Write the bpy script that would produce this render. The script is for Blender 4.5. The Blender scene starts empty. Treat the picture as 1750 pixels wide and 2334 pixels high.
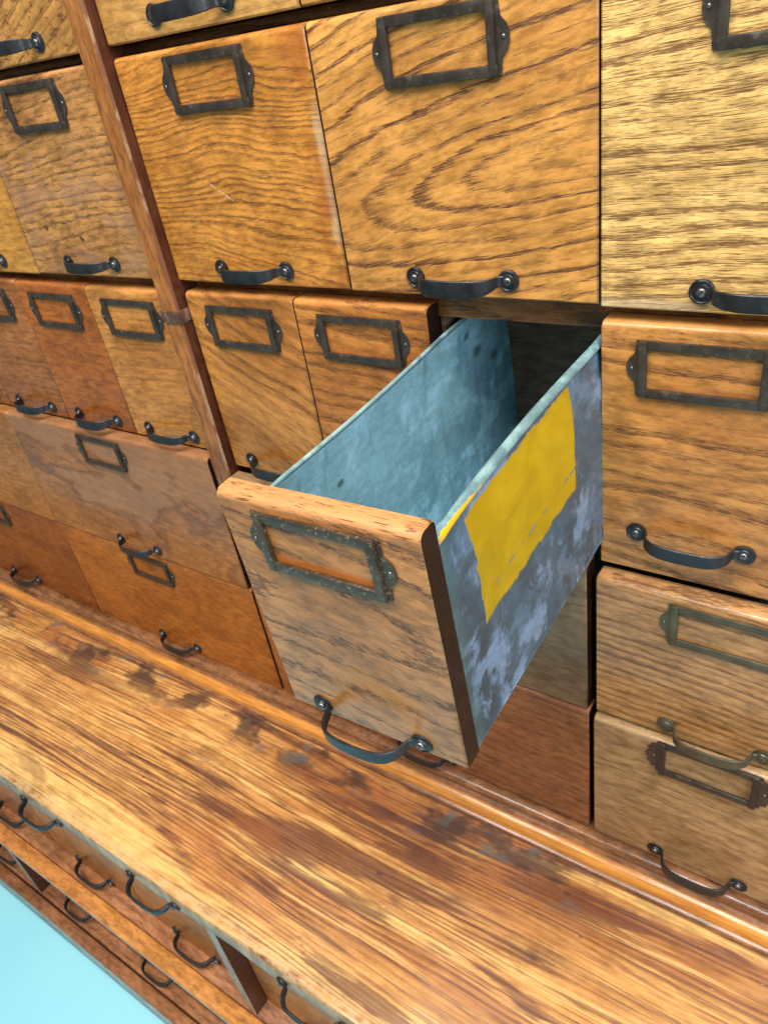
import bpy, bmesh, math, random
from mathutils import Vector, Matrix
random.seed(7)
ZF = 1.5                      # floor is 1.5 m under the camera height
sc = bpy.context.scene
COL = sc.collection

# ------------------------------------------------------------------ camera
cam_d = bpy.data.cameras.new('camera'); cam = bpy.data.objects.new('camera', cam_d); COL.objects.link(cam)
sc.camera = cam
RM = ((0.82065685, -0.20015156, 0.53522115), (0.55047197, 0.52820636, -0.64651269), (-0.1533067, 0.82518931, 0.54365399))
cam.matrix_world = Matrix.Translation((0, -0.5, ZF)) @ Matrix(RM).to_4x4()
cam_d.sensor_fit = 'VERTICAL'; cam_d.sensor_height = 36.0; cam_d.sensor_width = 27.0
cam_d.lens = 1719.78 / 2334 * 36.0
cam_d.clip_start = 0.02; cam_d.clip_end = 60
cam_d.dof.use_dof = True; cam_d.dof.focus_distance = 0.50; cam_d.dof.aperture_fstop = 20.0

# ------------------------------------------------------------------ world, lamps, exposure
w = bpy.data.worlds.new('World'); sc.world = w; w.use_nodes = True
bg = w.node_tree.nodes['Background']; bg.inputs[0].default_value = (0.95, 0.97, 1.0, 1); bg.inputs[1].default_value = 0.17
def area(name, loc, aim, sx, sy, watts, col):
    l = bpy.data.lights.new(name, 'AREA'); l.shape = 'RECTANGLE'; l.size = sx; l.size_y = sy; l.energy = watts; l.color = col
    o = bpy.data.objects.new(name, l); COL.objects.link(o); o.location = loc
    o.rotation_euler = (Vector(aim) - Vector(loc)).to_track_quat('-Z', 'Y').to_euler()
    return o
area('ceiling_light', (-0.1, -0.95, 3.1), (-0.3, -0.35, 1.0), 2.6, 1.0, 88, (1.0, 0.97, 0.93))
area('window_light', (1.9, -1.5, 2.1), (-0.4, 0.0, 1.0), 1.3, 1.6, 34, (0.80, 0.90, 1.0))
sc.view_settings.view_transform = 'Standard'; sc.view_settings.look = 'None'
sc.view_settings.gamma = 1.0; sc.view_settings.exposure = 0.28; sc.view_settings.use_curve_mapping = False
sc.render.engine = 'CYCLES'
sc.cycles.max_bounces = 6

# ------------------------------------------------------------------ node helpers
class V:
    def __init__(s, g, k): s.g = g; s.k = k
    def _b(s, op, o): return s.g.m(op, s, o)
    def __add__(s, o): return s._b('ADD', o)
    def __radd__(s, o): return s.g.m('ADD', o, s)
    def __sub__(s, o): return s._b('SUBTRACT', o)
    def __rsub__(s, o): return s.g.m('SUBTRACT', o, s)
    def __mul__(s, o): return s._b('MULTIPLY', o)
    def __rmul__(s, o): return s.g.m('MULTIPLY', o, s)
    def __truediv__(s, o): return s._b('DIVIDE', o)
class G:
    def __init__(s, name):
        s.mat = bpy.data.materials.new(name); s.mat.use_nodes = True
        s.nt = s.mat.node_tree; s.bs = s.nt.nodes['Principled BSDF']
    def put(s, inp, v):
        if isinstance(v, V): s.nt.links.new(v.k, inp)
        elif v is not None:
            if isinstance(v, (tuple, list)) and len(v) == 3 and inp.type == 'RGBA': v = (*v, 1)
            inp.default_value = v
    def m(s, op, a, b=None, c=None, clamp=False):
        n = s.nt.nodes.new('ShaderNodeMath'); n.operation = op; n.use_clamp = clamp
        s.put(n.inputs[0], a); s.put(n.inputs[1], b)
        if c is not None: s.put(n.inputs[2], c)
        return V(s, n.outputs[0])
    def pos(s):
        n = s.nt.nodes.new('ShaderNodeTexCoord'); x = s.nt.nodes.new('ShaderNodeSeparateXYZ')
        s.nt.links.new(n.outputs['Object'], x.inputs[0])
        return tuple(V(s, x.outputs[i]) for i in range(3))
    def vec(s, x, y, z):
        n = s.nt.nodes.new('ShaderNodeCombineXYZ')
        for i, v in enumerate((x, y, z)): s.put(n.inputs[i], v)
        return V(s, n.outputs[0])
    def noise(s, x, y, z, detail=2, rough=0.5, dist=0.0):
        n = s.nt.nodes.new('ShaderNodeTexNoise'); n.inputs['Scale'].default_value = 1
        n.inputs['Detail'].default_value = detail; n.inputs['Roughness'].default_value = rough; n.inputs['Distortion'].default_value = dist
        s.nt.links.new(s.vec(x, y, z).k, n.inputs['Vector'])
        return V(s, n.outputs[0])
    def ss(s, v, a, b, lo=0.0, hi=1.0):
        n = s.nt.nodes.new('ShaderNodeMapRange'); n.interpolation_type = 'SMOOTHSTEP'
        s.put(n.inputs[0], v)
        for i, q in enumerate((a, b, lo, hi)): s.put(n.inputs[1 + i], q)
        return V(s, n.outputs[0])
    def mix(s, f, a, b):
        n = s.nt.nodes.new('ShaderNodeMix'); n.data_type = 'RGBA'; n.clamp_factor = True
        s.put(n.inputs[0], f); s.put(n.inputs[6], a); s.put(n.inputs[7], b)
        return V(s, n.outputs[2])
    def mul(s, a, b, f=1.0):
        n = s.nt.nodes.new('ShaderNodeMix'); n.data_type = 'RGBA'; n.blend_type = 'MULTIPLY'
        s.put(n.inputs[0], f); s.put(n.inputs[6], a); s.put(n.inputs[7], b)
        return V(s, n.outputs[2])
    def bump(s, h, strength, dist):
        n = s.nt.nodes.new('ShaderNodeBump'); n.inputs['Strength'].default_value = strength; n.inputs['Distance'].default_value = dist
        s.put(n.inputs['Height'], h); s.nt.links.new(n.outputs[0], s.bs.inputs['Normal'])
    def out(s, col, rough=0.5, metal=0.0, spec=0.5, coat=0.0, coat_r=0.2):
        s.put(s.bs.inputs['Base Color'], col); s.put(s.bs.inputs['Roughness'], rough); s.put(s.bs.inputs['Metallic'], metal)
        s.bs.inputs['Specular IOR Level'].default_value = spec
        s.bs.inputs['Coat Weight'].default_value = coat; s.bs.inputs['Coat Roughness'].default_value = coat_r
        return s.mat
def S(r, g_, b):       # sRGB 0..255 -> linear
    return tuple((c / 255 / 12.92 if c / 255 < .04045 else ((c / 255 + .055) / 1.055) ** 2.4) for c in (r, g_, b))

def wood(name, light, dark, seed=0.0, zc=0.1, k=0.03, a=0.12, tilt=0.0, rs=0.008, ring=0.6, pores=0.7, pden=0.5, curl=0.012,
         blotch=0.4, bcol=None, axis='x', rough=0.33, fine=0.45, coat=0.22, extra=None, bumpy=0.5, pl=60.0, pw=1000.0, flake=0.0, bw=0.30, wear=0.0, mott=1.0):
    def sat(c_, q, m_):
        l_ = sum(c_) / 3; return tuple(max(0.001, (l_ + (v_ - l_) * q) * m_) for v_ in c_)
    light = sat(light, 1.02, .97); dark = sat(dark, 1.1, 0.72)
    if bcol: bcol = sat(bcol, 1.02, .90)
    g = G(name); X, Y, Z = g.pos()
    if axis == 'z': x, y, z = Z, Y, X
    elif axis == 'bench': x, y, z = X, Z, Y
    else: x, y, z = X, Y, Z
    sd = seed * 3.17
    lo = g.noise(x * 4.5 + sd, y * 7 + sd, z * 9 + sd, 2, 0.45)
    lo2 = g.noise(x * 30 + sd, y * 10, z * 40 + sd, 2)
    zz = z - zc - x * tilt + (lo - 0.5) * curl * 1.7 + (lo2 - 0.5) * curl * 0.16
    aa = x * a + y + k + (lo - 0.5) * curl
    r = g.m('SQRT', zz * zz + aa * aa)
    v = z - x * tilt + (lo - 0.5) * curl * 1.2
    pn = g.noise(x * pl + sd, y * 400, v * pw + sd * 5, 2, 0.6)
    pn2 = g.noise(x * pl * 2.6 + sd, y * 600, v * pw * 2.0, 1, 0.6)
    jag = g.noise(x * pl * 0.9 + sd + 9, y * 60, v * pw * 0.42, 2, 0.6)
    q = r / rs
    q = q + (g.noise(x * 3 + sd, y * 9, v * 30, 1) - 0.5) * 1.6 + (jag - 0.5) * 0.62
    fr = g.m('FRACT', q)
    # rings of uneven strength
    cell = g.noise(g.m('FLOOR', q) * 3.7 + sd, 0.5, 0.5, 0)
    band = g.ss(fr, bw, bw + (1 - bw) * .7) * g.ss(fr, 1.0, 0.90) * g.ss(cell, 0.25, 0.62, 0.35, 1.0)
    thr = 0.665 - band * 0.17 * (0.3 + ring) + (0.5 - pden) * 0.2
    pore = g.m('MAXIMUM', g.ss(pn, thr, thr + 0.09), g.ss(pn2, thr + 0.06, thr + 0.15) * 0.7)
    fib = g.noise(x * 14 + sd, y * 200, v * 420 + sd, 3, 0.65)
    big = g.noise(x * 5 + sd * 2, y * 5, v * 11 + sd, 3, 0.6)
    mid = tuple(l * 0.62 + d * 0.38 for l, d in zip(light, dark))
    bcol = bcol or tuple(c * f for c, f in zip(mid, (0.88, 0.74, 0.6)))
    c = g.mix(g.ss(fib, 0.3, 0.72) * fine, light, mid)
    c = g.mix(g.ss(big, 0.38, 0.72) * blotch, c, bcol)
    c = g.mix(band * ring * g.ss(jag, .30, .62, .35, .85), c, g.mix(0.45, mid, dark))
    c = g.mix(pore * pores, c, dark)
    if flake > 0:
        fl = g.noise(x * 110 + sd, y * 50, z * 240 + x * 60, 2, 0.5, 0.6)
        c = g.mix(g.ss(fl, 0.55, 0.66) * flake, c, bcol)
    mot = g.noise(x * 48 + sd, y * 60, v * 150, 5, 0.72, 0.3)
    lo_ = 1 - .36 * mott; c = g.mul(c, g.mix(g.ss(mot, 0.34, 0.62), (lo_, lo_ * .97, lo_ * .92), (1.10, 1.10, 1.08)), 1.0)
    pat_ = g.noise(x * 11 + sd * 3, y * 11, z * 17, 3, 0.6, 0.4)
    lo_ = 1 - .24 * mott; c = g.mul(c, g.mix(g.ss(pat_, 0.32, 0.62), (lo_, lo_ * .95, lo_ * .88), (1.05, 1.05, 1.05)), 1.0)
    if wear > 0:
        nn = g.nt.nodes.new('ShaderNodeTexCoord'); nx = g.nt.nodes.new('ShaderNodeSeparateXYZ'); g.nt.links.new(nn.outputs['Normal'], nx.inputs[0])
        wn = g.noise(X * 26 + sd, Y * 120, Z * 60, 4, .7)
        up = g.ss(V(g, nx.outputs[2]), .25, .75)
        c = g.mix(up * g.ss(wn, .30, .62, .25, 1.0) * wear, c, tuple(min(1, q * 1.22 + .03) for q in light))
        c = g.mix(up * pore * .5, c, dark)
    # small dents and dark specks of wear
    sp = g.noise(X * 55 + sd, Y * 55, Z * 55 + sd * 7, 1)
    c = g.mix(g.ss(sp, 0.80, 0.84) * 0.55, c, tuple(q * 0.5 for q in dark))
    if extra: c = extra(g, c, X, Y, Z)
    g.bump(0.0 - pore * 0.7 - band * 0.25 + fib * 0.3 + mot * 0.12, bumpy, 0.0006)
    rg = g.ss(g.noise(X * 30, Y * 30, Z * 30, 3), 0.3, 0.75, rough - 0.08, rough + 0.14)
    return g.out(c, rg + pore * 0.2, 0, 0.32, coat, 0.13)

def metal(name, base, hi, rough=0.42, seed=0.0, m=0.75, s=220, amt=0.5):
    g = G(name); x, y, z = g.pos()
    n = g.noise(x * s + seed, y * s, z * s, 4, 0.7); n2 = g.noise(x * 60 + seed, y * 60, z * 60, 2)
    c = g.mix(g.ss(n, 0.55, 0.72) * amt, base, hi)
    c = g.mul(c, g.mix(g.ss(n2, 0.3, 0.7), (0.75, 0.75, 0.75), (1.15, 1.15, 1.15)))
    g.bump(n, 0.35, 0.0004)
    return g.out(c, g.ss(n2, 0.3, 0.7, rough - 0.08, rough + 0.12), m, 0.5)

M = {}
M['iron'] = metal('dark_iron', (0.048, 0.048, 0.052), (0.17, 0.16, 0.15), 0.36, 1.0)
M['iron_frame'] = metal('holder_iron', (0.066, 0.050, 0.038), (0.22, 0.18, 0.13), 0.42, 2.0, .45)
M['verdigris'] = metal('patinated_brass', (0.078, 0.054, 0.036), (0.46, 0.38, 0.22), 0.36, 3.0, 0.4, 420, 0.9)
M['olive'] = metal('olive_brass', (0.115, 0.100, 0.062), (0.22, 0.19, 0.12), 0.42, 4.0, 0.6, 160, 0.3)
M['screw'] = metal('screw_steel', (0.20, 0.20, 0.20), (0.42, 0.42, 0.42), 0.30, 5.0, 0.85)
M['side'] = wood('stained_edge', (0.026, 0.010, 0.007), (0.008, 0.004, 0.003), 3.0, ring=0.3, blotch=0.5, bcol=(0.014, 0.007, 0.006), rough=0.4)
M['inside'] = wood('raw_interior_wood', (0.22, 0.14, 0.09), (0.07, 0.045, 0.03), 5.0, zc=-0.1, ring=0.5, rough=0.7, coat=0.0)
def worn(name, c1, c2, amt=0.5, s=120):
    g = G(name); x, y, z = g.pos()
    n = g.noise(x * s, y * s, z * s * 0.35, 4, 0.7)
    g.bump(n, 0.5, 0.0008)
    return g.out(g.mix(g.ss(n, 0.5 - amt * 0.25, 0.62), c1, c2), 0.42, 0, 0.45, 0.1)
M['worn_edge'] = worn('worn_pale_edge', S(116, 68, 40), S(158, 122, 90), 0.0, 50)

# ------------------------------------------------------------------ mesh helpers
def new_obj(name, bm, mats, parent=None, smooth=True, label=None):
    me = bpy.data.meshes.new(name); bmesh.ops.recalc_face_normals(bm, faces=bm.faces[:]); bm.to_mesh(me); bm.free()
    for m in (mats if isinstance(mats, (list, tuple)) else [mats]): me.materials.append(m)
    if smooth:
        for p in me.polygons: p.use_smooth = True
        try: me.set_sharp_from_angle(angle=math.radians(38))
        except Exception: pass
    o = bpy.data.objects.new(name, me); COL.objects.link(o)
    if parent is not None: o.parent = parent
    if label: o['label'] = label
    return o
def box(bm, x0, x1, y0, y1, z0, z1, bev=0.0, seg=2, mi=0):
    r = bmesh.ops.create_cube(bm, size=1.0); vs = r['verts']
    for v in vs: v.co = Vector(((x0 + x1) / 2 + v.co.x * (x1 - x0), (y0 + y1) / 2 + v.co.y * (y1 - y0), (z0 + z1) / 2 + v.co.z * (z1 - z0)))
    fs = set(f for v in vs for f in v.link_faces)
    for f in fs: f.material_index = mi
    if bev > 0: bmesh.ops.bevel(bm, geom=list(set(e for f in fs for e in f.edges)), offset=bev, segments=seg, profile=0.5, affect='EDGES')
def prism(bm, pts, axis, a, b, mi=0, n=1):
    def P(u, v, t): return {'x': (t, u, v), 'y': (u, t, v), 'z': (u, v, t)}[axis]
    loops = [[bm.verts.new(P(u, v, a + (b - a) * i / n)) for u, v in pts] for i in range(n + 1)]
    for i in range(n):
        for j in range(len(pts)):
            k = (j + 1) % len(pts)
            f = bm.faces.new((loops[i][j], loops[i][k], loops[i + 1][k], loops[i + 1][j])); f.material_index = mi
    for l in (loops[0], loops[-1]):
        f = bm.faces.new(l); f.material_index = mi
def sweep(bm, path, sect):      # path: list of (pos, right, up) with sect(t) -> list of (r,u)
    loops = []
    n = len(path)
    for i, (p, r, u) in enumerate(path):
        loops.append([bm.verts.new(p + r * a + u * b) for a, b in sect(i / (n - 1))])
    for i in range(n - 1):
        m = len(loops[0])
        for j in range(m):
            bm.faces.new((loops[i][j], loops[i][(j + 1) % m], loops[i + 1][(j + 1) % m], loops[i + 1][j]))
    bm.faces.new(loops[0]); bm.faces.new(loops[-1])
def lathe_y(bm, cx, cz, prof, n=28, y0=0.0):    # prof: (radius, depth out of the board) around the -y axis
    rings = []
    for r, d in prof:
        if r < 1e-6: rings.append([bm.verts.new((cx, y0 - d, cz))])
        else: rings.append([bm.verts.new((cx + r * math.cos(2 * math.pi * i / n), y0 - d, cz + r * math.sin(2 * math.pi * i / n))) for i in range(n)])
    for a, b in zip(rings, rings[1:]):
        for i in range(n):
            j = (i + 1) % n
            if len(b) == 1: bm.faces.new((a[i], a[j], b[0]))
            elif len(a) == 1: bm.faces.new((a[0], b[j], b[i]))
            else: bm.faces.new((a[i], a[j], b[j], b[i]))

# ------------------------------------------------------------------ hardware (local: x across, -y out of the board)
def handle_bm(hc=0.0405, proj=0.025, wide=0.0105, neck=0.0072, th=0.0021, droop=0.002, ros=0.0082, seed=0):
    rnd = random.Random(seed); bm = bmesh.new()
    for s in (-1, 1):
        k = ros / 0.0082
        lathe_y(bm, s * hc, 0, [(0, 0.0), (0.0082 * k, 0.0), (0.0082 * k, 0.0012), (0.0070 * k, 0.0019), (0.0064 * k, 0.0014), (0.0052 * k, 0.0016), (0.0046 * k, 0.0026), (0.0, 0.0028)], 30)
    key = [(-hc, .0016), (-hc + .0045, .0017), (-hc + .0078, .0040), (-hc + .0098, .0105), (-hc + .0125, proj * .70), (-hc + .018, proj * .90), (-hc + .027, proj * 1.0), (0, proj * 1.03)]
    full = key + [(-x, d) for x, d in reversed(key[:-1])]
    # smooth catmull-rom
    pts = []
    for i in range(len(full) - 1):
        p0 = full[max(i - 1, 0)]; p1 = full[i]; p2 = full[i + 1]; p3 = full[min(i + 2, len(full) - 1)]
        for t in (0, .25, .5, .75):
            pts.append(tuple(0.5 * (2 * p1[c] + (p2[c] - p0[c]) * t + (2 * p0[c] - 5 * p1[c] + 4 * p2[c] - p3[c]) * t * t + (3 * p1[c] - p0[c] - 3 * p2[c] + p3[c]) * t ** 3) for c in (0, 1)))
    pts.append(full[-1])
    path = []; W = []
    for i, (x, d) in enumerate(pts):
        a = pts[max(i - 1, 0)]; b = pts[min(i + 1, len(pts) - 1)]
        t = Vector((b[0] - a[0], -(b[1] - a[1]), 0)).normalized()
        r = Vector((t.y, -t.x, 0))                      # normal of the strap in the xy plane
        q = min(1.0, max(0.0, d / proj))
        path.append((Vector((x, -d, -droop * q + rnd.uniform(-.0001, .0001))), r, Vector((0, 0, 1))))
        W.append(neck + (wide - neck) * (q ** 1.2))
    def sect(t):
        w_ = W[round(t * (len(W) - 1))] / 2; h = th / 2; e = h * 0.6
        return [(-h, -w_ + e), (-h + e, -w_), (h - e, -w_), (h, -w_ + e), (h, w_ - e), (h - e, w_), (-h + e, w_), (-h, w_ - e)]
    sweep(bm, path, sect)
    return bm
def dome_bm(r=0.0032, h=0.0022, slot=True):
    bm = bmesh.new()
    lathe_y(bm, 0, 0, [(r, 0.0), (r * .95, h * .45), (r * .7, h * .8), (r * .35, h * .97), (0, h)], 20)
    if slot: box(bm, -r * .75, r * .75, -h * 1.08, -h * 0.5, -r * .10, r * .10, mi=1)
    return bm
def holder_bm(kind='plain'):
    # outer plate 90 x 42, opening 75 x 29; scalloped ears on both short sides
    w, h, iw, ih = 0.0450, 0.0210, 0.0375, 0.0146
    if kind == 'plain':
        ear = [(h, 0), (0.0135, 0.0008), (0.0110, 0.0012), (0.0088, 0.0032), (0.0070, 0.0050), (0.0035, 0.0064), (0.0, 0.0068)]
    else:
        ear = [(h, 0), (0.0165, 0.0012), (0.0150, 0.0060), (0.0120, 0.0052), (0.0095, 0.0090), (0.0060, 0.0075), (0.0, 0.0110)]
    right = [(w + e, z) for z, e in ear] + [(w + e, -z) for z, e in reversed(ear[:-1])]
    out = right + [(-x, z) for x, z in reversed(right)]
    inn = [(iw, ih), (iw, -ih), (-iw, -ih), (-iw, ih)]
    bm = bmesh.new(); t = 0.0011
    # plate: four strips so the opening stays open
    def plate(poly):
        vs0 = [bm.verts.new((x, 0.0, z)) for x, z in poly]; vs1 = [bm.verts.new((x, -t, z)) for x, z in poly]
        bm.faces.new(vs1); bm.faces.new(vs0)
        for i in range(len(poly)): bm.faces.new((vs0[i], vs0[(i + 1) % len(poly)], vs1[(i + 1) % len(poly)], vs1[i]))
    plate(right + [(iw, -h), (iw, h)])
    plate([(-x, z) for x, z in right] + [(-iw, -h), (-iw, h)])
    # raised channel: sloped bars, mitred look
    def bar(x0, x1, z0, z1, d=0.0034, b=0.0009): box(bm, x0, x1, -d, -0.0002, z0, z1, b, 2)
    bar(-iw - 0.0055, iw + 0.0055, -h - 0.0004, -ih, 0.0036)
    bar(-iw - 0.0055, iw + 0.0055, ih, h + 0.0004, 0.0030)
    bar(-iw - 0.0052, -iw + 0.0005, -h, h, 0.0042); bar(iw - 0.0005, iw + 0.0052, -h, h, 0.0042)
    if kind != 'plain':
        for s in (-1, 1):
            for q in (0.3, 2.2, 4.1): box(bm, s * (iw + 0.001 * q) - 0.0004, s * (iw + 0.001 * q) + 0.0004, -0.0050, -0.004, -h, h)
    return bm
def mesh_of(bm, mats, name):
    o = new_obj(name, bm, mats); me = o.data; bpy.data.objects.remove(o); return me
ME_H = [mesh_of(handle_bm(seed=i, proj=.0200 + .0012 * (i - 1), droop=.0006 * i, wide=.0124 + .0008 * (i - 1)), [M['iron']], 'handle') for i in range(3)]
ME_HO = mesh_of(handle_bm(seed=5, proj=.0235, wide=.0108, droop=.0, ros=.0078), [M['iron']], 'handle')
ME_HB = mesh_of(handle_bm(seed=6, proj=.0205, wide=.0115, droop=.0), [M['olive']], 'handle')
ME_HL = mesh_of(handle_bm(hc=.042, proj=.0200, wide=.0110, neck=.0080, th=.0036, droop=.0, ros=.0072, seed=8), [M['iron']], 'handle')
ME_SC = mesh_of(dome_bm(), [M['screw'], M['iron']], 'screw')
ME_SCO = mesh_of(dome_bm(.003, .0018), [M['olive'], M['iron']], 'screw')
ME_PIN = mesh_of(dome_bm(.0014, .0012, False), [M['screw']], 'pin')
ME_LH = mesh_of(holder_bm(), [M['iron_frame']], 'label_holder')
ME_LHG = mesh_of(holder_bm(), [M['verdigris']], 'label_holder')
ME_LHO = mesh_of(holder_bm(), [M['olive']], 'label_holder')
ME_LHF = mesh_of(holder_bm('fancy'), [M['iron_frame']], 'label_holder')
def link(name, me, loc, parent, rot=None, label=None):
    o = bpy.data.objects.new(name, me); COL.objects.link(o); o.parent = parent; o.location = loc
    if rot: o.rotation_euler = rot
    if label: o['label'] = label
    return o

# ------------------------------------------------------------------ cabinet
cab = bpy.data.objects.new('apothecary_cabinet', None); COL.objects.link(cab); cab.location = (-0.6, 0, 0)
cab['label'] = 'tall varnished oak store cabinet holding every drawer, with a wide worn counter'
cab['category'] = 'cabinet'
CABINV = Matrix.Translation((0.6, 0, 0))
def part(name, bm, mats, label=None, smooth=True):
    for v in bm.verts: v.co.x += 0.6
    for v in bm.verts: v.co.z += ZF
    return new_obj(name, bm, mats, cab, smooth, label)
RAIL = wood('rail_wood', S(165, 112, 60), S(70, 38, 22), 11, zc=1.25, k=.04, rs=.011, ring=.7, pores=.8, blotch=.6, bcol=S(80, 42, 22))
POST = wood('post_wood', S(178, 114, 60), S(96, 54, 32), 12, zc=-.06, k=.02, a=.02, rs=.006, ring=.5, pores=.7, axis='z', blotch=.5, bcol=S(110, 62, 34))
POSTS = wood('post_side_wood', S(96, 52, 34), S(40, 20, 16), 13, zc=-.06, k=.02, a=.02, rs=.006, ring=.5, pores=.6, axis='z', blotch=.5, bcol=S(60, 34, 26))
X0, X1 = -1.95, 0.47
# rails behind the fronts
bm = bmesh.new()
for a, b in ((0.003, 0.013), (-0.216, -0.184), (-0.412, -0.386), (-0.600, -0.586)):
    box(bm, X0, X1, 0.0215 if a < 0 else .034, 0.42, a, b, 0.0015)
part('rail', bm, RAIL)
bm = bmesh.new(); box(bm, X0, X1, 0.42, 0.436, -0.83, 0.32); part('back_panel', bm, M['inside'])
bm = bmesh.new(); box(bm, X0, X1, -0.004, 0.436, 0.212, 0.32, 0.003); part('top_rail', bm, RAIL)
for x in (-0.332, -0.188):
    bm = bmesh.new(); box(bm, x - 0.002, x + 0.002, 0.024, 0.42, -0.388, -0.2155); part('partition', bm, M['inside'])
for (z0, z1, py, bw, dd) in ((-0.219, 0.32, -0.0125, 0.0, 0), (-0.781, -0.219, -0.0125, 0.0, 0)):
    bm = bmesh.new(); c = 0.0022
    xl, xr = -0.6465, -0.6215
    prism(bm, [(xl, 0.05), (xl, py + .001), (xl + .001, py), (xr - c, py), (xr, py + c), (xr, 0.05)], 'z', z0 + ZF, z1 + ZF, 0, 12)
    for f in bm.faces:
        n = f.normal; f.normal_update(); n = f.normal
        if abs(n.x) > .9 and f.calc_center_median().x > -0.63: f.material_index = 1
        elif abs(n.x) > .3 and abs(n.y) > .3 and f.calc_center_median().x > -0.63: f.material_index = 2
    for v in bm.verts: v.co.z -= ZF
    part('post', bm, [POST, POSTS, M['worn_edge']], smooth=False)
bm = bmesh.new(); box(bm, -0.6485, -0.6200, -0.0145, 0.02, -0.2295, -0.2165, 0.0012)
part('post_collar', bm, worn('collar_wood', S(82, 52, 40), S(118, 92, 78), .3, 90))
# moulding between the drawers and the counter
bm = bmesh.new()
prof = [(.03, -.7800), (-.018, -.7800), (-.0215, -.7785), (-.0265, -.7795), (-.0300, -.7825), (-.0310, -.7870), (-.0300, -.7900), (-.0300, -.7912),
        (-.0350, -.7918), (-.0400, -.7935), (-.0440, -.7970), (-.0462, -.8010), (-.0462, -.8035), (-.0485, -.8040), (-.0510, -.8060), (-.0518, -.8100), (.03, -.8100)]
prism(bm, prof, 'x', X0, X1, 0, 8)
MOULD = wood('moulding_wood', S(158, 108, 70), S(72, 42, 30), 14, zc=.9, k=.03, rs=.007, ring=.6, pores=.6, blotch=.7, bcol=S(116, 70, 46), rough=.26, coat=.6, extra=lambda g, c, X, Y, Z: g.mix(g.ss(Z, .6955, .6975) * g.ss(Z, .7085, .7070) * g.ss(g.noise(X * 9, Y * 40, Z * 60, 3, .6), .25, .5, .55, .9), c, g.mul(S(222, 150, 66), g.mix(g.ss(g.noise(X * 20, Y * 90, Z * 400, 3, .6), .35, .65), (.7, .62, .5), (1.05, 1.05, 1.05)))))
part('moulding', bm, MOULD)
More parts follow.
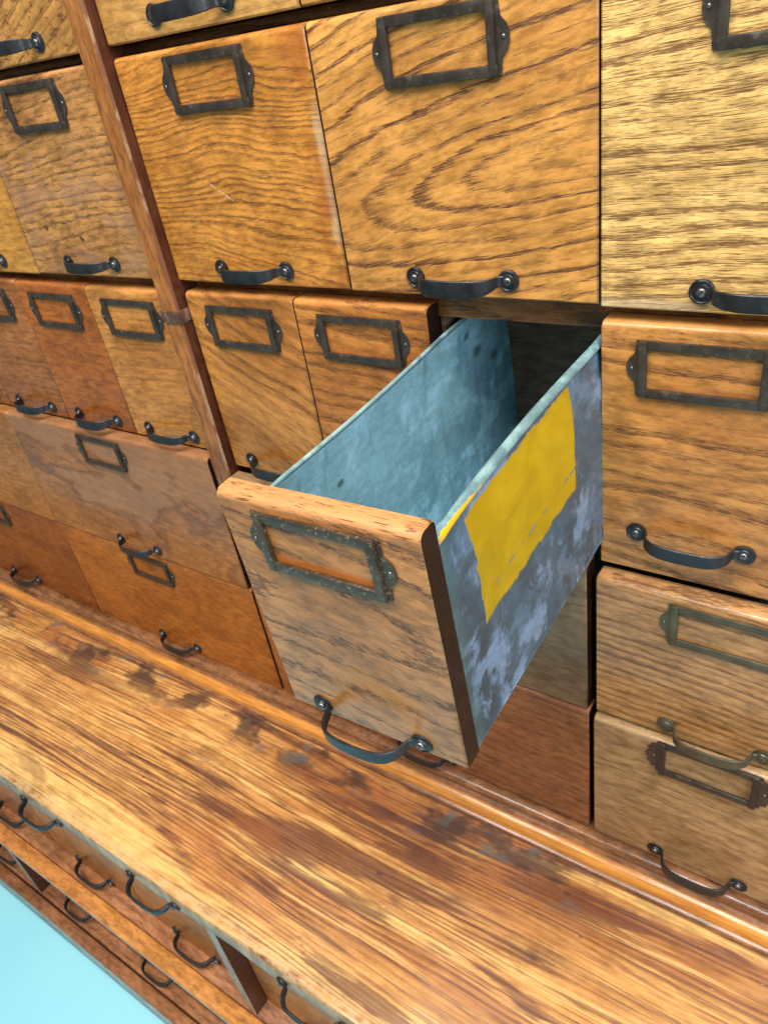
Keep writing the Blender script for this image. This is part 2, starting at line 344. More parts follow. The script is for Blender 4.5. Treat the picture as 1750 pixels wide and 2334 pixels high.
# counter: straight streaks, dark plum heart streaks, old stains
def bench_mat():
    g = G('counter_wood'); x, y, z = g.pos(); x = x - 0.6
    n1 = g.noise(x * 1.6, y * 5, z * 3, 2); n2 = g.noise(x * 9, y * 30, z * 5, 2)
    v = y + (n1 - 0.5) * 0.040 + (n2 - 0.5) * 0.0025 - x * .006
    jag = g.noise(x * 16, v * 380, z * 40, 3, .65)
    q = v / 0.0060 + (g.noise(x * 1.6, v * 26, z, 3, .55) - .5) * 5.0 + (jag - .5) * .8
    fr = g.m('FRACT', q); cell = g.noise(g.m('FLOOR', q) * 2.9, x * 3.0, .5, 2)
    band = g.ss(fr, 0.25, 0.75) * g.ss(fr, 1.0, 0.86)
    fine = g.noise(x * 9, v * 520, z * 60, 3, .6); fine2 = g.noise(x * 14, v * 190, z * 60, 3, .65)
    zone = g.noise(x * 2.1 + 5, v * 11 + 2, z, 3, .6, .3)
    c = g.mix(g.ss(zone, .34, .60), S(176, 114, 58), S(226, 168, 94))
    c = g.mix(g.ss(fine2, .40, .62) * .55, c, S(164, 104, 58))
    c = g.mix(g.ss(g.noise(x * 2.6 + 9, v * 26, z, 3, .6), .54, .66) * .6, c, S(244, 198, 118))
    c = g.mix(band * g.ss(cell, .38, .56, .12, .78) * g.ss(jag, .3, .6, .5, 1.0), c, S(108, 62, 42))
    lng = g.noise(x * 1.7 + 11, v * 52, z, 4, .6, .2)
    c = g.mix(g.ss(lng + (jag - .5) * .10, .575, .63) * .78, c, S(90, 54, 44))
    c = g.mix(g.ss(lng + (jag - .5) * .10, .43, .36) * .55, c, S(248, 204, 124))
    c = g.mix(g.ss(fine, .54, .66) * .45, c, S(112, 70, 46))
    mt = g.noise(x * 34, y * 70, z * 40, 5, .75)
    c = g.mul(c, g.mix(g.ss(mt, .3, .68), (.80, .77, .72), (1.10, 1.10, 1.10)))
    pat = g.noise(x * 3.4 + 2, v * 24 + 1, z, 4, .62, .25)
    wide = g.noise(x * 2.2 + 7, y * 4 + 3, z, 1)
    c = g.mix(g.ss(pat + (jag - .5) * .12, .55, .62) * g.ss(wide, .33, .50) * .74, c, S(100, 58, 42))
    # grey-black old stains near the back left, reddish ones beside
    st = g.noise(x * 13 + 3, y * 24 + 8, z, 3, .6)
    near = g.ss(y, -.125, -.075) * g.ss(x, -.02, -.25)
    c = g.mix(g.ss(st, .48, .60) * near * .85, c, S(66, 46, 42))
    c = g.mix(g.ss(g.noise(x * 22, y * 30 + 5, z, 2), .58, .68) * near * .7, c, S(96, 94, 88))
    c = g.mix(g.ss(g.noise(x * 8 + 5, y * 14, z, 2), .60, .70) * g.ss(x, .1, -.3) * .25, c, S(176, 96, 46))
    # spots, nicks, knots
    for (sx, sy, sr, sc_) in SPOTS:
        asp = .5 if sr > .009 else .9
        d = g.m('SQRT', (x - sx) * (x - sx) * asp * asp + (y - sy) * (y - sy)) + (g.noise(x * 60, y * 230, z, 4, .65) - .5) * sr * 1.9
        c = g.mix(g.ss(d, sr, sr * .1) * .42, c, sc_)
    sp = g.noise(x * 45, y * 70, z, 1); c = g.mix(g.ss(sp, .77, .81) * .6, c, S(70, 46, 38))
    wv = g.noise(x * 60 + y * 25, y * 260 - x * 80, z, 1); c = g.mix(g.ss(wv, .79, .83) * .4, c, S(232, 206, 170))
    edge = g.noise(x * 60, y * 90, z * 90, 3, .7)
    c = g.mix(g.ss(y, -.285, -.2965) * g.ss(edge, .35, .6) * .6, c, S(206, 176, 128))
    g.bump(0 - band * .3 - fine * .6 + fine2 * .2, .45, .0006)
    rr = g.ss(g.noise(x * 12, y * 25, z, 3), .3, .7, .24, .46)
    return g.out(c, rr, 0, .4, .35, .15)
SPOTS = [(-.686, -.262, .0062, S(180, 98, 30)), (-.599, -.268, .010, S(112, 78, 60)), (-.612, -.262, .006, S(104, 76, 62)), (-.879, -.217, .010, S(96, 76, 62)),
         (-.788, -.285, .010, S(130, 98, 70)), (-.725, -.150, .020, S(92, 60, 44)), (-.657, -.165, .022, S(88, 64, 50)), (-.690, -.135, .020, S(92, 58, 42)),
         (-.123, -.070, .005, S(120, 66, 34)), (-.194, -.161, .0055, S(70, 52, 44)), (-.108, -.188, .007, S(84, 56, 44)),
         (-.906, -.068, .016, S(74, 60, 56)), (-1.023, -.066, .020, S(72, 60, 54)), (-.997, -.103, .014, S(92, 84, 70)), (-.858, -.080, .014, S(150, 70, 34)),
         (-.211, -.165, .020, S(92, 56, 40)), (-.185, -.155, .018, S(84, 52, 40)), (-.402, -.166, .0030, S(120, 58, 36)), (-.398, -.160, .0026, S(120, 58, 36)), (-.403, -.136, .0034, S(110, 56, 40)),
         (-.420, -.266, .0032, S(122, 62, 44)), (-.413, -.271, .0032, S(118, 58, 42)), (-.406, -.276, .0034, S(118, 58, 44)), (-.377, -.283, .004, S(96, 66, 54)), (-.378, -.277, .0022, S(96, 66, 54))]
BENCH = bench_mat()
NOSE = worn('counter_edge_worn', S(140, 106, 72), S(178, 148, 108), .5, 60)
bm = bmesh.new()
zt, zb_, yf = -.810, -.842, -.304
prof = [(-.02, zt), (yf + .004, zt), (yf + .0012, zt - .0012), (yf, zt - .004), (yf + .0005, zb_ + .003), (yf + .003, zb_), (-.02, zb_)]
NB = 60
rnd = random.Random(4)
prism(bm, prof, 'x', X0, X1, 0, NB)
for v in bm.verts:
    if v.co.y < -.29: v.co.y += rnd.uniform(-.0006, .0006); v.co.z += rnd.uniform(-.0004, .0004)
for f in bm.faces:
    c_ = f.calc_center_median()
    if c_.y < yf + .0009 or (c_.z < zt - .006): f.material_index = 1
part('countertop', bm, [BENCH, NOSE], 'thick worn plank counter streaked light and dark brown with old stains')
# lower half of the cabinet
YF = -.280
LOWW = wood('lower_shelf_wood', S(186, 126, 84), S(84, 50, 36), 15, zc=.2, k=.3, a=.01, rs=.009, ring=.7, pores=.5, blotch=.6, bcol=S(120, 78, 58), axis='bench', rough=.3)
LIP = wood('shelf_lip_wood', S(226, 156, 84), S(150, 92, 54), 16, zc=.2, k=.3, a=.01, rs=.009, ring=.5, pores=.4, blotch=.75, bcol=S(190, 120, 70), axis='bench', rough=.3)
GREY = worn('grey_post_face', S(126, 94, 72), S(158, 136, 116), .6, 50)
SHADE = wood('shaded_post_side_wood', S(92, 48, 26), S(44, 22, 14), 17, ring=.4, pores=.4, blotch=.5, rough=.5)  # sides of the lower posts: their shade is put into this dark colour
for z in (-1.055, -1.363):
    bm = bmesh.new(); box(bm, X0, X1, YF - .022, .20, z - .012, z, 0.001)
    part('shelf', bm, LOWW)
    bm = bmesh.new()
    lz = z - .0015 if z > -1.2 else z - .002
    box(bm, X0, X1, -.3265, YF - .0225 if z > -1.2 else YF - .0245, z - (.013 if z > -1.2 else .030), lz, .0025, 3)
    part('shelf_lip', bm, LIP if z > -1.2 else LOWW)
bm = bmesh.new(); box(bm, X0, X1, -.318, .2, -1.50, -1.394, .002); part('plinth', bm, LOWW)
bm = bmesh.new(); box(bm, X0, X1, -.2585, -.24, -1.38, -.843, 0); box(bm, X0, X1, .2, .215, -1.5, -.83); part('lower_panel', bm, M['inside'])
for xp in (-1.926, -1.240, -.5395, .147):
    for a, b in ((-1.0545, -.8425), (-1.3625, -1.0675)):
        bm = bmesh.new(); hw = .0070
        prism(bm, [(xp - hw, -.2588), (xp - hw, -.3005), (xp - hw + .0015, -.302), (xp + hw - .0015, -.302), (xp + hw, -.3005), (xp + hw, -.2588)], 'z', a, b)
        for f in bm.faces:
            f.normal_update()
            if abs(f.normal.x) > .9: f.material_index = 1
        part('post', bm, [GREY, SHADE], smooth=False)

# ------------------------------------------------------------------ drawers
ZINC_PTS = None
def zinc(name, base, light, dark, pale, seed=0.0, paint=False, inner=False, rough=.42, metal_=.35):
    g = G(name); x, y, z = g.pos()
    n = g.noise(x * 22 + seed, y * 22 + seed, z * 30, 5, .66, .4); n2 = g.noise(x * 9 + seed, y * 9, z * 9, 3, .6); f = g.noise(x * 130, y * 90, z * 190, 4, .7)
    c = g.mix(g.ss(n2, .36, .62), base, dark)
    c = g.mix(g.ss(n, .50, .60) * .75, c, light)
    c = g.mix(g.ss(g.noise(x * 30 + 4, y * 17 + seed, z * 15, 5, .66, .3), .53, .61) * .75, c, pale)
    c = g.mul(c, g.mix(g.ss(f, .3, .7), (.82, .82, .82), (1.12, 1.12, 1.12)))
    sp = g.noise(x * 38 + 1, y * 38, z * 38, 2); c = g.mix(g.ss(sp, .70, .76) * .6, c, dark)
    h = n * .4 + f * .4
    if inner:
        for (sy, sz, sr) in ((.317, .126, .0080), (.346, .109, .0065), (.300, .148, .005), (.099, .126, .0035)):
            d = g.m('SQRT', (y - sy) * (y - sy) * .45 + (z - sz) * (z - sz)) + (g.noise(x * 100, y * 130, z * 130, 3) - .5) * .006
            c = g.mix(g.ss(d, sr, sr * .3) * g.ss(x, .01, -.01) * .75, c, S(44, 62, 66))
        run = g.noise(x * 20, y * 75, z * 9 + 3, 4, .65)
        c = g.mix(g.ss(run, .58, .66) * .35, c, S(84, 118, 126))
    if paint:
        c = g.mix(g.ss(y + (g.noise(x * 40, y * 40, z * 30, 3) - .5) * .012, .034, .024) * .6, c, S(92, 124, 124))
        scr_ = g.noise(x * 9, y * 420, z * 22, 3, .6)
        c = g.mix(g.ss(scr_, .66, .70) * .35, c, S(176, 196, 214))
    if paint:
        # (y, z) patch brushed on by hand: ragged edges
        e = (g.noise(x * 10, y * 70, z * 110, 4, .65) - .5) * .008
        zz = z - (PAINT_Z)
        top = g.ss(zz + e - y * .02, .1565, .1545); 
        bot = g.ss(zz + e * 1.6 - (y - .05) * .02, .076, .0785)
        lft = g.ss(y + e, .0530, .0550) ; rgt = g.ss(y + e * .5 + (zz - .1) * -.10, .2040, .2020)
        msk = top * bot * lft * rgt
        tipm = g.ss(g.noise(x * 3, y * 300, z * 40, 2), .74, .80)
        line = g.m('ABSOLUTE', (zz - .0955) - (y - .1) * .02 + (g.noise(x, y * 40, z * 4, 2) - .5) * .004)
        scr = g.ss(line, .0011, .0004) * g.ss(g.noise(x, y * 60 + 4, z * 9, 2), .50, .58)
        yel = g.mix(g.ss(n, .3, .7), S(206, 166, 24), S(184, 146, 14))
        drip = g.ss(y, .024, .030) * g.ss(y, .110, .080) * g.ss(zz + e * .5, .1585, .1600) * g.ss(x + e * .5, .0690, .0700)
        c = g.mix(msk * (1 - scr), c, yel); c = g.mix(drip, c, S(226, 170, 20))
        pm = g.m('MAXIMUM', msk, drip)
        h = h * (1 - pm * .55) + pm * .8
        g.bump(h, .6, .0007)
        return g.out(c, .40 + pm * .02, (1 - pm) * metal_, .45)
    g.bump(h, .55, .0007)
    return g.out(c, rough, metal_, .5)
PAINT_Z = 0.0
Z_OUT = zinc('galvanised_outside', S(98, 124, 142), S(118, 148, 176), S(82, 94, 104), S(158, 188, 224), 1.0, paint=True)
Z_IN = zinc('galvanised_inside', S(140, 184, 196), S(152, 198, 214), S(108, 150, 166), S(166, 210, 228), 2.0, inner=True, rough=.46, metal_=.05)
Z_RIM = zinc('galvanised_rim', S(134, 168, 168), S(156, 190, 188), S(104, 134, 138), S(176, 204, 200), 3.0, rough=.38, metal_=.2)
Z_DARK = zinc('dull_tin', S(70, 72, 74), S(90, 92, 96), S(50, 48, 46), S(100, 104, 110), 4.0)

def front_bm(W, H, T=0.020, rt=0.0050, rb=0.0014, rs=0.0012):
    """board: rounded top front edge, crisp bottom; side faces get material 1"""
    bm = bmesh.new()
    prof = []
    for i in range(6):
        a = math.pi / 2 * i / 5; prof.append((rt - rt * math.sin(a), H - rt + rt * math.cos(a)) if False else (rt - rt * math.cos(math.pi / 2 * i / 5), H - rt + rt * math.sin(math.pi / 2 * i / 5)))
    prof += [(T - .002, H), (T, H - .002), (T, 0.0), (rb, 0.0), (0.0, rb)]
    n = 10
    xs = [-W / 2, -W / 2 + rs] + [-W / 2 + rs + (W - 2 * rs) * i / n for i in range(1, n)] + [W / 2 - rs, W / 2]
    loops = []
    for i, x in enumerate(xs):
        ins = rs * 0.9 if i in (0, len(xs) - 1) else 0
        loops.append([bm.verts.new((x, y + (ins if y < T * .4 else 0), z - (ins if z > H - .006 else 0))) for y, z in prof])
    for a, b in zip(loops, loops[1:]):
        for j in range(len(prof)):
            k = (j + 1) % len(prof); bm.faces.new((a[j], b[j], b[k], a[k]))
    for l in (loops[0], loops[-1]):
        f = bm.faces.new(l); f.material_index = 1
    return bm
def tin_body(root, W, H, T, depth=.34):
    bm = bmesh.new(); box(bm, -W / 2 + .004, W / 2 - .004, T + .0004, T + depth, .010, H - .030, .001)
    return new_obj('bin', bm, Z_DARK, root)
def hang_handle(root, z, me=None, sc_=None, hc=.0405, seed=0, x=0, y=-.0004):
    me = me or ME_H[seed % 3]
    h = link('handle', me, (x, y, z), root)
    for s in (-1, 1): link('screw', sc_ or ME_SC, (s * hc, -.0024, 0), h, (0, seed * .9 + s * .8, 0))
    return h
def hang_holder(root, z, me=None, x=0, label=None, rz=0.0):
    me = me or ME_LH
    h = link('label_holder', me, (x, -.0002, z), root, (0, rz, 0), label)
    for s in (-1, 1): link('pin', ME_PIN, (s * .0480, -.0010, 0), h)
    return h
def drawer(name, label, cat, x0, x1, z0, z1, p, mat, holder=True, handle=True, hme=None, lme=None, hz=.0145, hx=None, lz_=None, seed=0, sme=None, T=.020, group=None, body=True, gap=.0007, hc=.0405, lrz=0.0, lx=None, tilt=0.0):
    W = x1 - x0 - 2 * gap; H = z1 - z0
    root = bpy.data.objects.new(name, None); COL.objects.link(root); root.empty_display_size = .02
    root.location = ((x0 + x1) / 2, -p, ZF + z0); root.rotation_euler = (0, 0, tilt)
    root['label'] = label; root['category'] = cat
    if group: root['group'] = group
    new_obj('front', front_bm(W, H, T), [mat, M['side']], root)
    if body: tin_body(root, W, H, T)
    if holder: hang_holder(root, lz_ if lz_ is not None else H - (.0265 if z0 > -.2 else .0325 if z0 > -.42 and z0 > -.5 else .028), lme, lx or 0, rz=lrz)
    if handle: hang_handle(root, hz, hme, sme, hc, seed, hx or 0)
    return root
GT = 'square drawers of the upper rows'; GN = 'narrow tall drawers of the middle row'; GW = 'wide drawers of the lower rows'; GB = 'drawers below the counter'

def scr_A(g, c, X, Y, Z):
    # white rubbed strip down the right edge, two pale scratches
    e = g.noise(X * 200, Y * 9, Z * 60, 2)
    c = g.mix(g.ss(X + (e - .5) * .006, .0985, .1035) * g.ss(Z, .150, .12) * g.ss(Z, .03, .05) * .45, c, S(206, 184, 150))
    c = g.mix(g.ss(g.noise(X * 26, Y * 9, Z * 12 + 3, 3), .46, .60) * g.ss(X, .055, .105) * .6, c, S(150, 76, 26))
    d = g.m('ABSOLUTE', (Z - .083) + (X + .018) * .6)
    return g.mix(g.ss(d, .0009, .0003) * g.ss(g.m('ABSOLUTE', X + .016), .013, .011) * g.ss(g.noise(X * 260, 0, 0, 1), .4, .5) * .6, c, S(222, 200, 170))
def scr_D(g, c, X, Y, Z):
    c = g.mix(g.ss(g.noise(X * 16 + 2, Y * 9, Z * 30, 3, .6), .46, .62) * g.ss(Z, .16, .11) * .5, c, S(150, 112, 88))
    for a, b in ((-.060, .052), (-.002, .040)):
        d = g.m('SQRT', (X - a) * (X - a) + (Z - b) * (Z - b)) + (g.noise(X * 200, 0, Z * 200, 2) - .5) * .006
        c = g.mix(g.ss(d, .0045, .002) * .85, c, S(66, 36, 26))
    return c
def scr_r3(g, c, X, Y, Z):
    # old water marks: dark wandering tide lines round a paler greyish pool
    f = g.noise(X * 4.5 + 3.3, Y * 4, Z * 8 + 1.2, 4, .55, .5)
    f = f + (Z - .1) * .9
    edge = g.ss(g.m('ABSOLUTE', f - .52), .034, .006)
    pool = g.ss(f, .50, .58)
    c = g.mix(pool * .5, c, S(150, 108, 76))
    return g.mix(edge * .42, c, S(84, 50, 36))
def scr_open(g, c, X, Y, Z):
    # orange bow rubbed above the handle, orange strip along the bottom of the holder window
    cx, cz = .0045, .0135
    dx = (X - cx) / .0335; dz = (Z - cz) / .0440
    d = g.m('SQRT', dx * dx + dz * dz) + (g.noise(X * 70, 0, Z * 70, 2) - .5) * .10
    ring = g.ss(g.m('ABSOLUTE', d - .93) * g.m('MAXIMUM', 1.6 - dz * .7, .7), .26, .10) * g.ss(Z, .016, .024)
    c = g.mix(ring * .55, c, S(176, 112, 40))
    inner = g.ss(g.m('ABSOLUTE', X), .0372, .0362)
    strip = inner * g.ss(Z - X * -.00 + (g.noise(X * 30, 0, 0, 1) - .5) * .004, .1480, .1462) * g.ss(Z, .1380, .1390)
    c = g.mix(strip * .7, c, S(176, 96, 22))
    top = g.ss(Z, .1795, .1825) + g.ss(Y, .0030, .0055)
    tp = g.m('MINIMUM', top, 1.0)
    c = g.mix(tp * .65, c, S(214, 146, 92))
    st = g.noise(X * 55, Y * 900, Z * 500, 2, .6)
    c = g.mix(tp * g.ss(st, .56, .64) * .8, c, S(74, 40, 28))
    ends = g.ss(g.m('ABSOLUTE', X), .052, .068) * g.ss(g.noise(X * 60, Y * 260, Z * 200, 3, .7), .54, .62)
    return g.mix(tp * ends * .85, c, S(52, 34, 28))
def scr_C(g, c, X, Y, Z):
    d = g.m('ABSOLUTE', (X - .0085) - (Z - .115) * -.4)
    c = g.mix(g.ss(d, .0008, .0003) * g.ss(g.m('ABSOLUTE', Z - .115), .010, .008) * .7, c, S(130, 66, 30))
    return g.mix(g.ss(Z + (g.noise(X * 80, 0, 0, 2) - .5) * .008, .010, .004) * g.ss(X, -.03, -.05) * .5, c, S(186, 168, 140))

# row 0 (cut by the top of the picture)
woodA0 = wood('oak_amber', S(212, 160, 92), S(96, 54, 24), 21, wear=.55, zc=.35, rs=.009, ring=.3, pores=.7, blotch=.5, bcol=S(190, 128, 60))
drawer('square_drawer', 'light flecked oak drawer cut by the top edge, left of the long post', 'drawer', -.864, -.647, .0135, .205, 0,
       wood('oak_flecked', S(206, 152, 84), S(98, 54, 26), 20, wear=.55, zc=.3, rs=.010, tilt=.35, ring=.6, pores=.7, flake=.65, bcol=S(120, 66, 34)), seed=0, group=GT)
drawer('square_drawer', 'honey oak drawer cut by the top edge, iron handle showing, right of the post', 'drawer', -.622, -.405, .0135, .205, 0, woodA0, seed=1, group=GT)
drawer('square_drawer', 'drawer of which only a thin bottom strip shows at the top edge of the photo', 'drawer', -.405, -.188, .0135, .205, 0,
       wood('oak_pale_strip', S(206, 150, 82), S(98, 56, 26), 22, wear=.55, zc=.3, ring=.5), seed=2, group=GT)
drawer('square_drawer', 'square drawer beyond the left edge, only a sliver of it and a handle end visible', 'drawer', -1.081, -.864, .0135, .205, 0,
       wood('oak_far', S(200, 140, 72), S(96, 54, 26), 23, wear=.55, zc=.3), seed=2, group=GT)
# row 1
drawer('square_drawer', 'yellowish oak drawer cut by the left edge, next to the greyer oak one', 'drawer', -1.081, -.864, -.190, .0045, 0,
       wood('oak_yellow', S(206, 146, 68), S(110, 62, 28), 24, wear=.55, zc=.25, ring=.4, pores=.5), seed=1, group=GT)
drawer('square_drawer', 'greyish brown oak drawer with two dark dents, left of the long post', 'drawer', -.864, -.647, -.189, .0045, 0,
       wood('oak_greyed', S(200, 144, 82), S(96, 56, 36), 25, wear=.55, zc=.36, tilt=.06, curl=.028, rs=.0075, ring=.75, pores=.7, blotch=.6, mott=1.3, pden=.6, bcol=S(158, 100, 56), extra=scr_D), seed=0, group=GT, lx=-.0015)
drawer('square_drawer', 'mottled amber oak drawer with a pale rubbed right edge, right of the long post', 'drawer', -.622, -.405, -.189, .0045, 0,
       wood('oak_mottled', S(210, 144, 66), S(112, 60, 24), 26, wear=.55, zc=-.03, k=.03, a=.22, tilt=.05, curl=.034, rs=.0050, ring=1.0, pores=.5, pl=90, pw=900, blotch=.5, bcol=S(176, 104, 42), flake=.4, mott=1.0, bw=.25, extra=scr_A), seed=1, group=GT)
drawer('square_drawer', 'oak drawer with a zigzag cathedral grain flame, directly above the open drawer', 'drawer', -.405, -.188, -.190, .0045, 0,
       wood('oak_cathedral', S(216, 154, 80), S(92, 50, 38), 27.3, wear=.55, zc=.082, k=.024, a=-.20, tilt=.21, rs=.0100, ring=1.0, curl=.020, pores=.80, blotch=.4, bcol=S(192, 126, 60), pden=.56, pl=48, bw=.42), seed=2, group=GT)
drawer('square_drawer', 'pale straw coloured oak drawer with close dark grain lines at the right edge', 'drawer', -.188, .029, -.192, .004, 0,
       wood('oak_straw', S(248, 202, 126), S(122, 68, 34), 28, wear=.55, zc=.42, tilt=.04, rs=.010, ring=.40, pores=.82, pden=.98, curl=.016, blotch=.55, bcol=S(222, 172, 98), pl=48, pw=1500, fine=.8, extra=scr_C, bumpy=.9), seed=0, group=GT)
# row 2, narrow
cols = [(-1.218, -1.075), (-1.075, -.932), (-.932, -.790), (-.790, -.647)]
labs = ['narrow drawer cut by the left edge of the photo, in the middle row', 'dark brown narrow drawer at the left edge beside the plain red-brown one',
        'reddish brown narrow drawer with almost no grain, between two browner ones', 'lighter golden narrow drawer touching the left side of the post']
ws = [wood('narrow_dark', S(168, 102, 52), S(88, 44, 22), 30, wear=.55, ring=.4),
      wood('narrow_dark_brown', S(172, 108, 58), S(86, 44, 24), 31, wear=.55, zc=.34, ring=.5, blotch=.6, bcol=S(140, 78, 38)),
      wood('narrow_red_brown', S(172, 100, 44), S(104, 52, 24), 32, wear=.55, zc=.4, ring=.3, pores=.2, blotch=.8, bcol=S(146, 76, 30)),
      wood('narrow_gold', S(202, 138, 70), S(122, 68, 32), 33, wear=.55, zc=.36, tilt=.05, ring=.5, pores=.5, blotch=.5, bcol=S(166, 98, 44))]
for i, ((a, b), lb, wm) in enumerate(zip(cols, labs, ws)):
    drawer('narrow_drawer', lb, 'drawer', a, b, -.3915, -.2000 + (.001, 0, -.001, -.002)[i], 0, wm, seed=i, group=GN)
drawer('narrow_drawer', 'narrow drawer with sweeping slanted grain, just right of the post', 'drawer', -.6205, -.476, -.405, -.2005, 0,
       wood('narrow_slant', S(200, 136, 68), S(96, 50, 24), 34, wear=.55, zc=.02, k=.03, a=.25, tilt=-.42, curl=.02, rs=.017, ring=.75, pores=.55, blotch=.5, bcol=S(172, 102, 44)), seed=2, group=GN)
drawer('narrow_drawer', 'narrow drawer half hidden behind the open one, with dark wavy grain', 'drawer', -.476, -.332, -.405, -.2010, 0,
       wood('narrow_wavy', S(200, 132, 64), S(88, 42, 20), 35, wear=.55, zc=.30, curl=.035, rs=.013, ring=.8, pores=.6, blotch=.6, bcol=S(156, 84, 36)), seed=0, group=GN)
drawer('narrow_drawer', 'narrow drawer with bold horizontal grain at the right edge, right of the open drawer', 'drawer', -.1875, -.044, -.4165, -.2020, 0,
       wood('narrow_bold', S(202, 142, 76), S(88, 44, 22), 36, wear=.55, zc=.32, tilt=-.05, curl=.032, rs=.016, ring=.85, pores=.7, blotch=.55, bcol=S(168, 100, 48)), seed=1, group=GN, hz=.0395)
# row 3
drawer('wide_drawer', 'plain brown wide drawer cut by the left edge, left of the tide-marked one', 'drawer', -1.500, -1.0705, -.589, -.394, .016,
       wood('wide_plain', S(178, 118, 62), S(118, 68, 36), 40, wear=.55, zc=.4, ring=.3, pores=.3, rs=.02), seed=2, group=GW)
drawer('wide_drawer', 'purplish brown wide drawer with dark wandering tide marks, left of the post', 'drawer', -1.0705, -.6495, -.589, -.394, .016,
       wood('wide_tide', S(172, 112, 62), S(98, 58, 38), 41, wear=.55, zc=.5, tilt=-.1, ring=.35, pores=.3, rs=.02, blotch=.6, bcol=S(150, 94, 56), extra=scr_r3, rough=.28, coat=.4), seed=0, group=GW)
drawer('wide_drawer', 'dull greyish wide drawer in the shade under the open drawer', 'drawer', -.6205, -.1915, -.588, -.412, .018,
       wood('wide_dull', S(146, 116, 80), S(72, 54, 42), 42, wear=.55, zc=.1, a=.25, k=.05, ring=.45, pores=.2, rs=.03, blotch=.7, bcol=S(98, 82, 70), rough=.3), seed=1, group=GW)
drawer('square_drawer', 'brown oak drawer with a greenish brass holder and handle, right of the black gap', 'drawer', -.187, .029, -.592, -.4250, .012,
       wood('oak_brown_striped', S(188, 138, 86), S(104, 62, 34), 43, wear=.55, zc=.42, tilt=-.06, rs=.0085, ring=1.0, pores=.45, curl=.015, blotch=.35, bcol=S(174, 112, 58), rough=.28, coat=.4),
       seed=1, hme=ME_HB, sme=ME_SCO, lme=ME_LHO, lz_=.1385, group='square drawers at the lower right')
# row 4
drawer('wide_drawer', 'dark reddish wide bottom drawer cut by the left edge, above the counter', 'drawer', -1.500, -1.0705, -.779, -.592, .014,
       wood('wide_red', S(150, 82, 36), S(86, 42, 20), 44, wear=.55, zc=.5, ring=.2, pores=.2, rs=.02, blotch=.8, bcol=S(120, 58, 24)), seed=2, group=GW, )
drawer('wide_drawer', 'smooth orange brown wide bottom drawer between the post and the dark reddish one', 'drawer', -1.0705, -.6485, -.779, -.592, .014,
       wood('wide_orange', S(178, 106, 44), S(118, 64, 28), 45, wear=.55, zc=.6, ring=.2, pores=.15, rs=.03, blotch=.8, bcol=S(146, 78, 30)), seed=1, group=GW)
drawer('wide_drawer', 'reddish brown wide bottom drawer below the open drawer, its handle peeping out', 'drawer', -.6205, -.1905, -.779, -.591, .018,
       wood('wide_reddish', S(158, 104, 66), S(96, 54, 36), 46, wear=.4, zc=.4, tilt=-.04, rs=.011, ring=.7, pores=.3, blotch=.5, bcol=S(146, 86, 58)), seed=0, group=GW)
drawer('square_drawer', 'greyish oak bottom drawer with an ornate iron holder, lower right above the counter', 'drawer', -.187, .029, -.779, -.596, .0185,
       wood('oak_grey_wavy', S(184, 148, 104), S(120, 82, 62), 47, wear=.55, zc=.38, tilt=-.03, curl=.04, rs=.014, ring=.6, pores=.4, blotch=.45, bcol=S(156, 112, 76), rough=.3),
       seed=2, lme=ME_LHF, lz_=.1625, group='square drawers at the lower right')

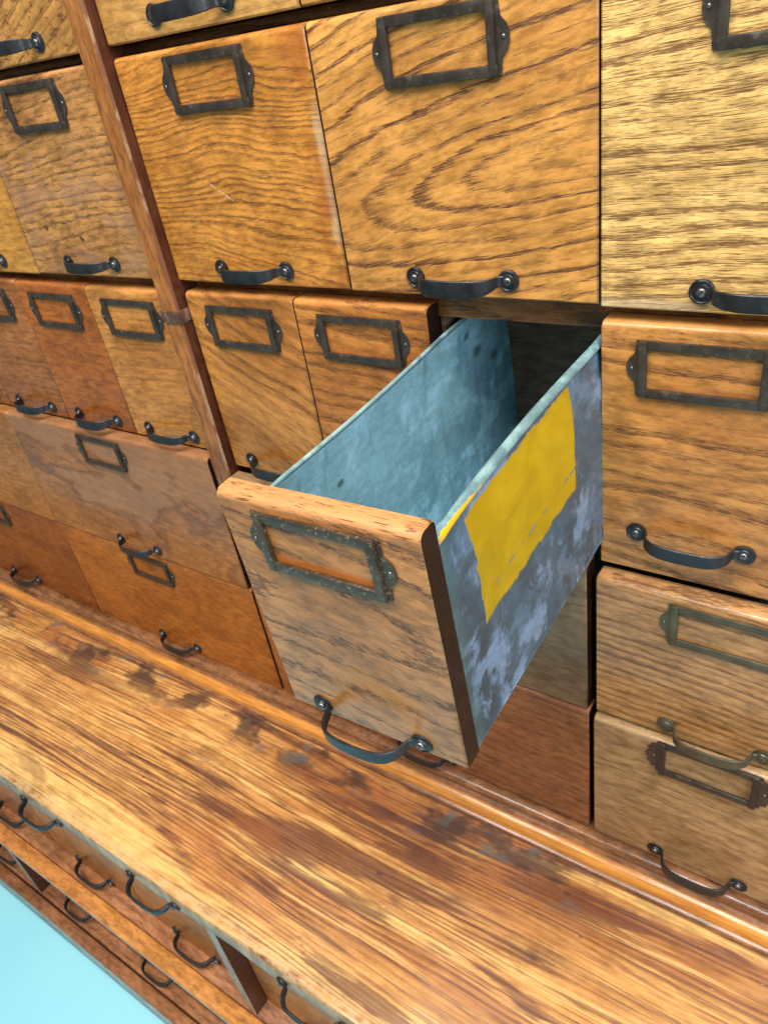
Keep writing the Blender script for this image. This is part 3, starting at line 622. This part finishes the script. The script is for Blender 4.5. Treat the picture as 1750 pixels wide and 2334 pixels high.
# the open drawer: zinc bin behind an oak board, pulled out and sagging 2.5 degrees
def open_drawer():
    W, H, T = .1422, .1860, .0155
    root = bpy.data.objects.new('zinc_lined_drawer', None); COL.objects.link(root)
    root['label'] = 'open drawer pulled far out, galvanised tin bin with a yellow painted patch on its side'
    root['category'] = 'drawer'; root['group'] = GN
    o = Vector((-.3233, -.2601, -.2229)); a, b, c = 0.0438, -0.021, 0.012
    R_ = Matrix.Rotation(c, 3, 'Z') @ Matrix.Rotation(b, 3, 'Y') @ Matrix.Rotation(a, 3, 'X')
    root.location = o + R_ @ Vector((W / 2, 0, -.1787)) + Vector((0, 0, ZF)); root.rotation_euler = R_.to_euler()
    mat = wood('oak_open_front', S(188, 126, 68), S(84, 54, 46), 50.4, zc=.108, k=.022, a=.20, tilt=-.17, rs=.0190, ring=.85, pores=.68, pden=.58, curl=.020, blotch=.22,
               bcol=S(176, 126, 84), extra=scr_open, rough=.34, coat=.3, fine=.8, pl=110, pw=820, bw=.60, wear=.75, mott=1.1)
    bm = front_bm(W, H, T, .0050, .0012, .0010)
    # knocks along the top edge and right corner
    rnd = random.Random(3)
    f = new_obj('front', bm, [mat, M['side']], root)
    hang_holder(root, .1562, ME_LHG, x=.0005)
    hang_handle(root, .0100, ME_HO, ME_SC, .0405, 1, x=-.0010)
    # tin
    hw = W / 2 - .0030; zb, zr = -.0020, .1640; y0, y1 = T + .0003, .410; N = 24; t = .0011
    def wall(s, outer, name, mat):
        # the sheet leans in slightly above a soft crease below the rim
        bm = bmesh.new(); rows = []
        zs = [zb, .03, .07, .10, .125, .138, .148, .156, zr]
        for i in range(N + 1):
            y = y0 + (y1 - y0) * i / N; bow = .0035 * math.sin(math.pi * min(1, (y - y0) / .24)) if y < .26 else 0
            row = []
            for z in zs:
                k = max(0, (z - .136) / (zr - .136))
                xx = hw - .0040 * k - bow * (max(0, z) / zr) ** 2 - (0 if outer else t)
                row.append(bm.verts.new((s * xx, y, z)))
            rows.append(row)
        for a_, b_ in zip(rows, rows[1:]):
            for j in range(len(zs) - 1): bm.faces.new((a_[j], b_[j], b_[j + 1], a_[j + 1]))
        return bm
    for s in (-1, 1):
        bm = wall(s, True, '', 0); n0 = len(bm.faces)
        b2 = wall(s, False, '', 0)
        tmp = bpy.data.meshes.new('t'); b2.to_mesh(tmp); b2.free(); bm.from_mesh(tmp); bpy.data.meshes.remove(tmp)
        bm.faces.ensure_lookup_table()
        for i, fc in enumerate(bm.faces): fc.material_index = 0 if i < n0 else 1
        new_obj('side_wall', bm, [Z_OUT, Z_IN], root, label='tin side wall with a ragged yellow painted patch' if s > 0 else None)
        # rolled rim
        bm = bmesh.new(); path = []
        M_ = 36
        for i in range(M_ + 1):
            y = y0 - .0002 + (y1 - y0) * i / M_; bow = .0035 * math.sin(math.pi * min(1, (y - y0) / .24)) if y < .26 else 0
            dip = -.0022 * math.exp(-((y - y0) / .02) ** 2)
            path.append((Vector((s * (hw - .0038 - bow), y, zr + .0016 + dip)), Vector((1, 0, 0)), Vector((0, 0, 1))))
        rr, ru = (.0017, .0017) if s < 0 else (.0028, .0022)
        sweep(bm, path, lambda t_: [(rr * math.cos(q * math.pi / 6), ru * math.sin(q * math.pi / 6) - (.0012 * math.cos(q * math.pi / 6) * s if s > 0 else 0)) for q in range(12)])
        new_obj('rim', bm, [Z_RIM if s < 0 else Z_RIMP], root)
    bm = bmesh.new(); box(bm, -hw + .0012, hw - .0012, y0, y1, .0088, .0100); new_obj('bin_floor', bm, Z_IN, root)
    bm = bmesh.new(); box(bm, -hw + .0012, hw - .0012, y0, y0 + .001, .0100, zr); new_obj('front_wall', bm, Z_IN, root)
    bm = bmesh.new(); box(bm, -hw - .0003, hw + .0003, y0, y1, zb - .0012, zb, .0004); new_obj('bin_base', bm, Z_OUT, root)
    bm = bmesh.new(); box(bm, -hw + .0012, hw - .0012, y1 - .030, y1 - .018, .0101, .150, .001); new_obj('back_block', bm, M['inside'], root)
    return root
def rim_paint():
    g = G('rim_with_paint'); x, y, z = g.pos()
    n = g.noise(x * 60, y * 40, z * 60, 4, .7)
    c = g.mix(g.ss(n, .35, .6), S(136, 172, 172), S(100, 132, 138))
    e = (g.noise(x * 60, y * 140, z * 60, 3) - .5) * .0045
    m = g.ss(x + e * .6, .0640, .0650) * g.ss(y + e * 2, .018, .026) * g.ss(y + e * 4, .115, .080)
    c = g.mix(m, c, S(228, 172, 24)); c = g.mix(g.ss(g.noise(x * 90, y * 30, z * 90, 2), .62, .70) * .6, c, S(110, 132, 138))
    g.bump(n * .6 + m * .4, .4, .0005)
    return g.out(c, .38, (1 - m) * .15, .5)
Z_RIMP = rim_paint()
open_drawer()

# ------------------------------------------------------------------ drawers below the counter
wl = [wood('low_front_a', S(172, 108, 60), S(112, 66, 40), 60, zc=.4, ring=.25, pores=.15, rs=.02, rough=.3), wood('low_front_b', S(178, 112, 58), S(116, 70, 40), 61, zc=.4, ring=.25, pores=.15, rs=.02, rough=.3)]
upl = [(-1.2325, -1.0095, 'drawer under the counter at the left edge, its handle cut by the photo'), (-1.0095, -.7785, 'middle drawer under the counter, between the left edge one and the grey post one'),
       (-.7785, -.5470, 'drawer under the counter whose right side meets the grey post'), (-.5320, -.30, 'brown drawer under the counter to the right of the grey post and its dark gap')]
for i, (a, b, lb) in enumerate(upl):
    drawer('counter_drawer', lb, 'drawer', a, b, -1.0545, -.8435, -YF, wl[i % 2], holder=False, hme=ME_HL, seed=i, hz=.0150, T=.02, gap=.0012, body=False, hc=.042, group=GB)
lol = [(-1.2325, -1.0000, 'lower tier drawer below the worn shelf, nearest the small dark gap'), (-1.0000, -.7680, 'lower tier drawer below the worn shelf, cut by the bottom edge'), (-.7680, -.5470, 'lower tier drawer hidden mostly below the bottom edge of the photo'),
       (-1.4720, -1.2480, 'lower tier drawer at the far left above the blue floor')]
wg = wood('low_front_grey', S(142, 112, 88), S(92, 66, 52), 62, zc=.4, ring=.3, pores=.15, rs=.02, blotch=.6, bcol=S(120, 100, 84), rough=.32)
for i, (a, b, lb) in enumerate(lol):
    drawer('counter_drawer', lb, 'drawer', a, b, -1.3625, -1.0675, -YF, wg, holder=False, hme=ME_HL, seed=i, hz=.022, T=.02, gap=.0012, body=False, hc=.042, group=GB)
# thin pull-out boards with their handles in the counter's front edge
sl = [(-.862, 'bow handle on the counter edge, leftmost of the three'), (-.629, 'bow handle on the counter edge, middle of the three'), (-.377, 'bow handle on the counter edge, rightmost of the three, near the bottom edge')]
for i, (x, lb) in enumerate(sl):
    h = link('edge_handle', ME_HL, (x, -.3045, ZF - .8325), None, (math.radians(6), 0, 0), lb); h['category'] = 'handle'; h['group'] = 'bow handles on the counter edge'
    for s in (-1, 1): link('screw', ME_SC, (s * .042, -.0024, 0), h)

# ------------------------------------------------------------------ floor
g = G('turquoise_floor'); x, y, z = g.pos()
c = g.mix(g.ss(g.noise(x * 2, y * 2, z, 3), .3, .7), S(158, 232, 248), S(168, 238, 250))
FL = g.out(c, .35, 0, .4)
bm = bmesh.new(); box(bm, -9, 7, -7, 3, -.05, 0)
fl = new_obj('floor', bm, FL, smooth=False); fl['kind'] = 'structure'
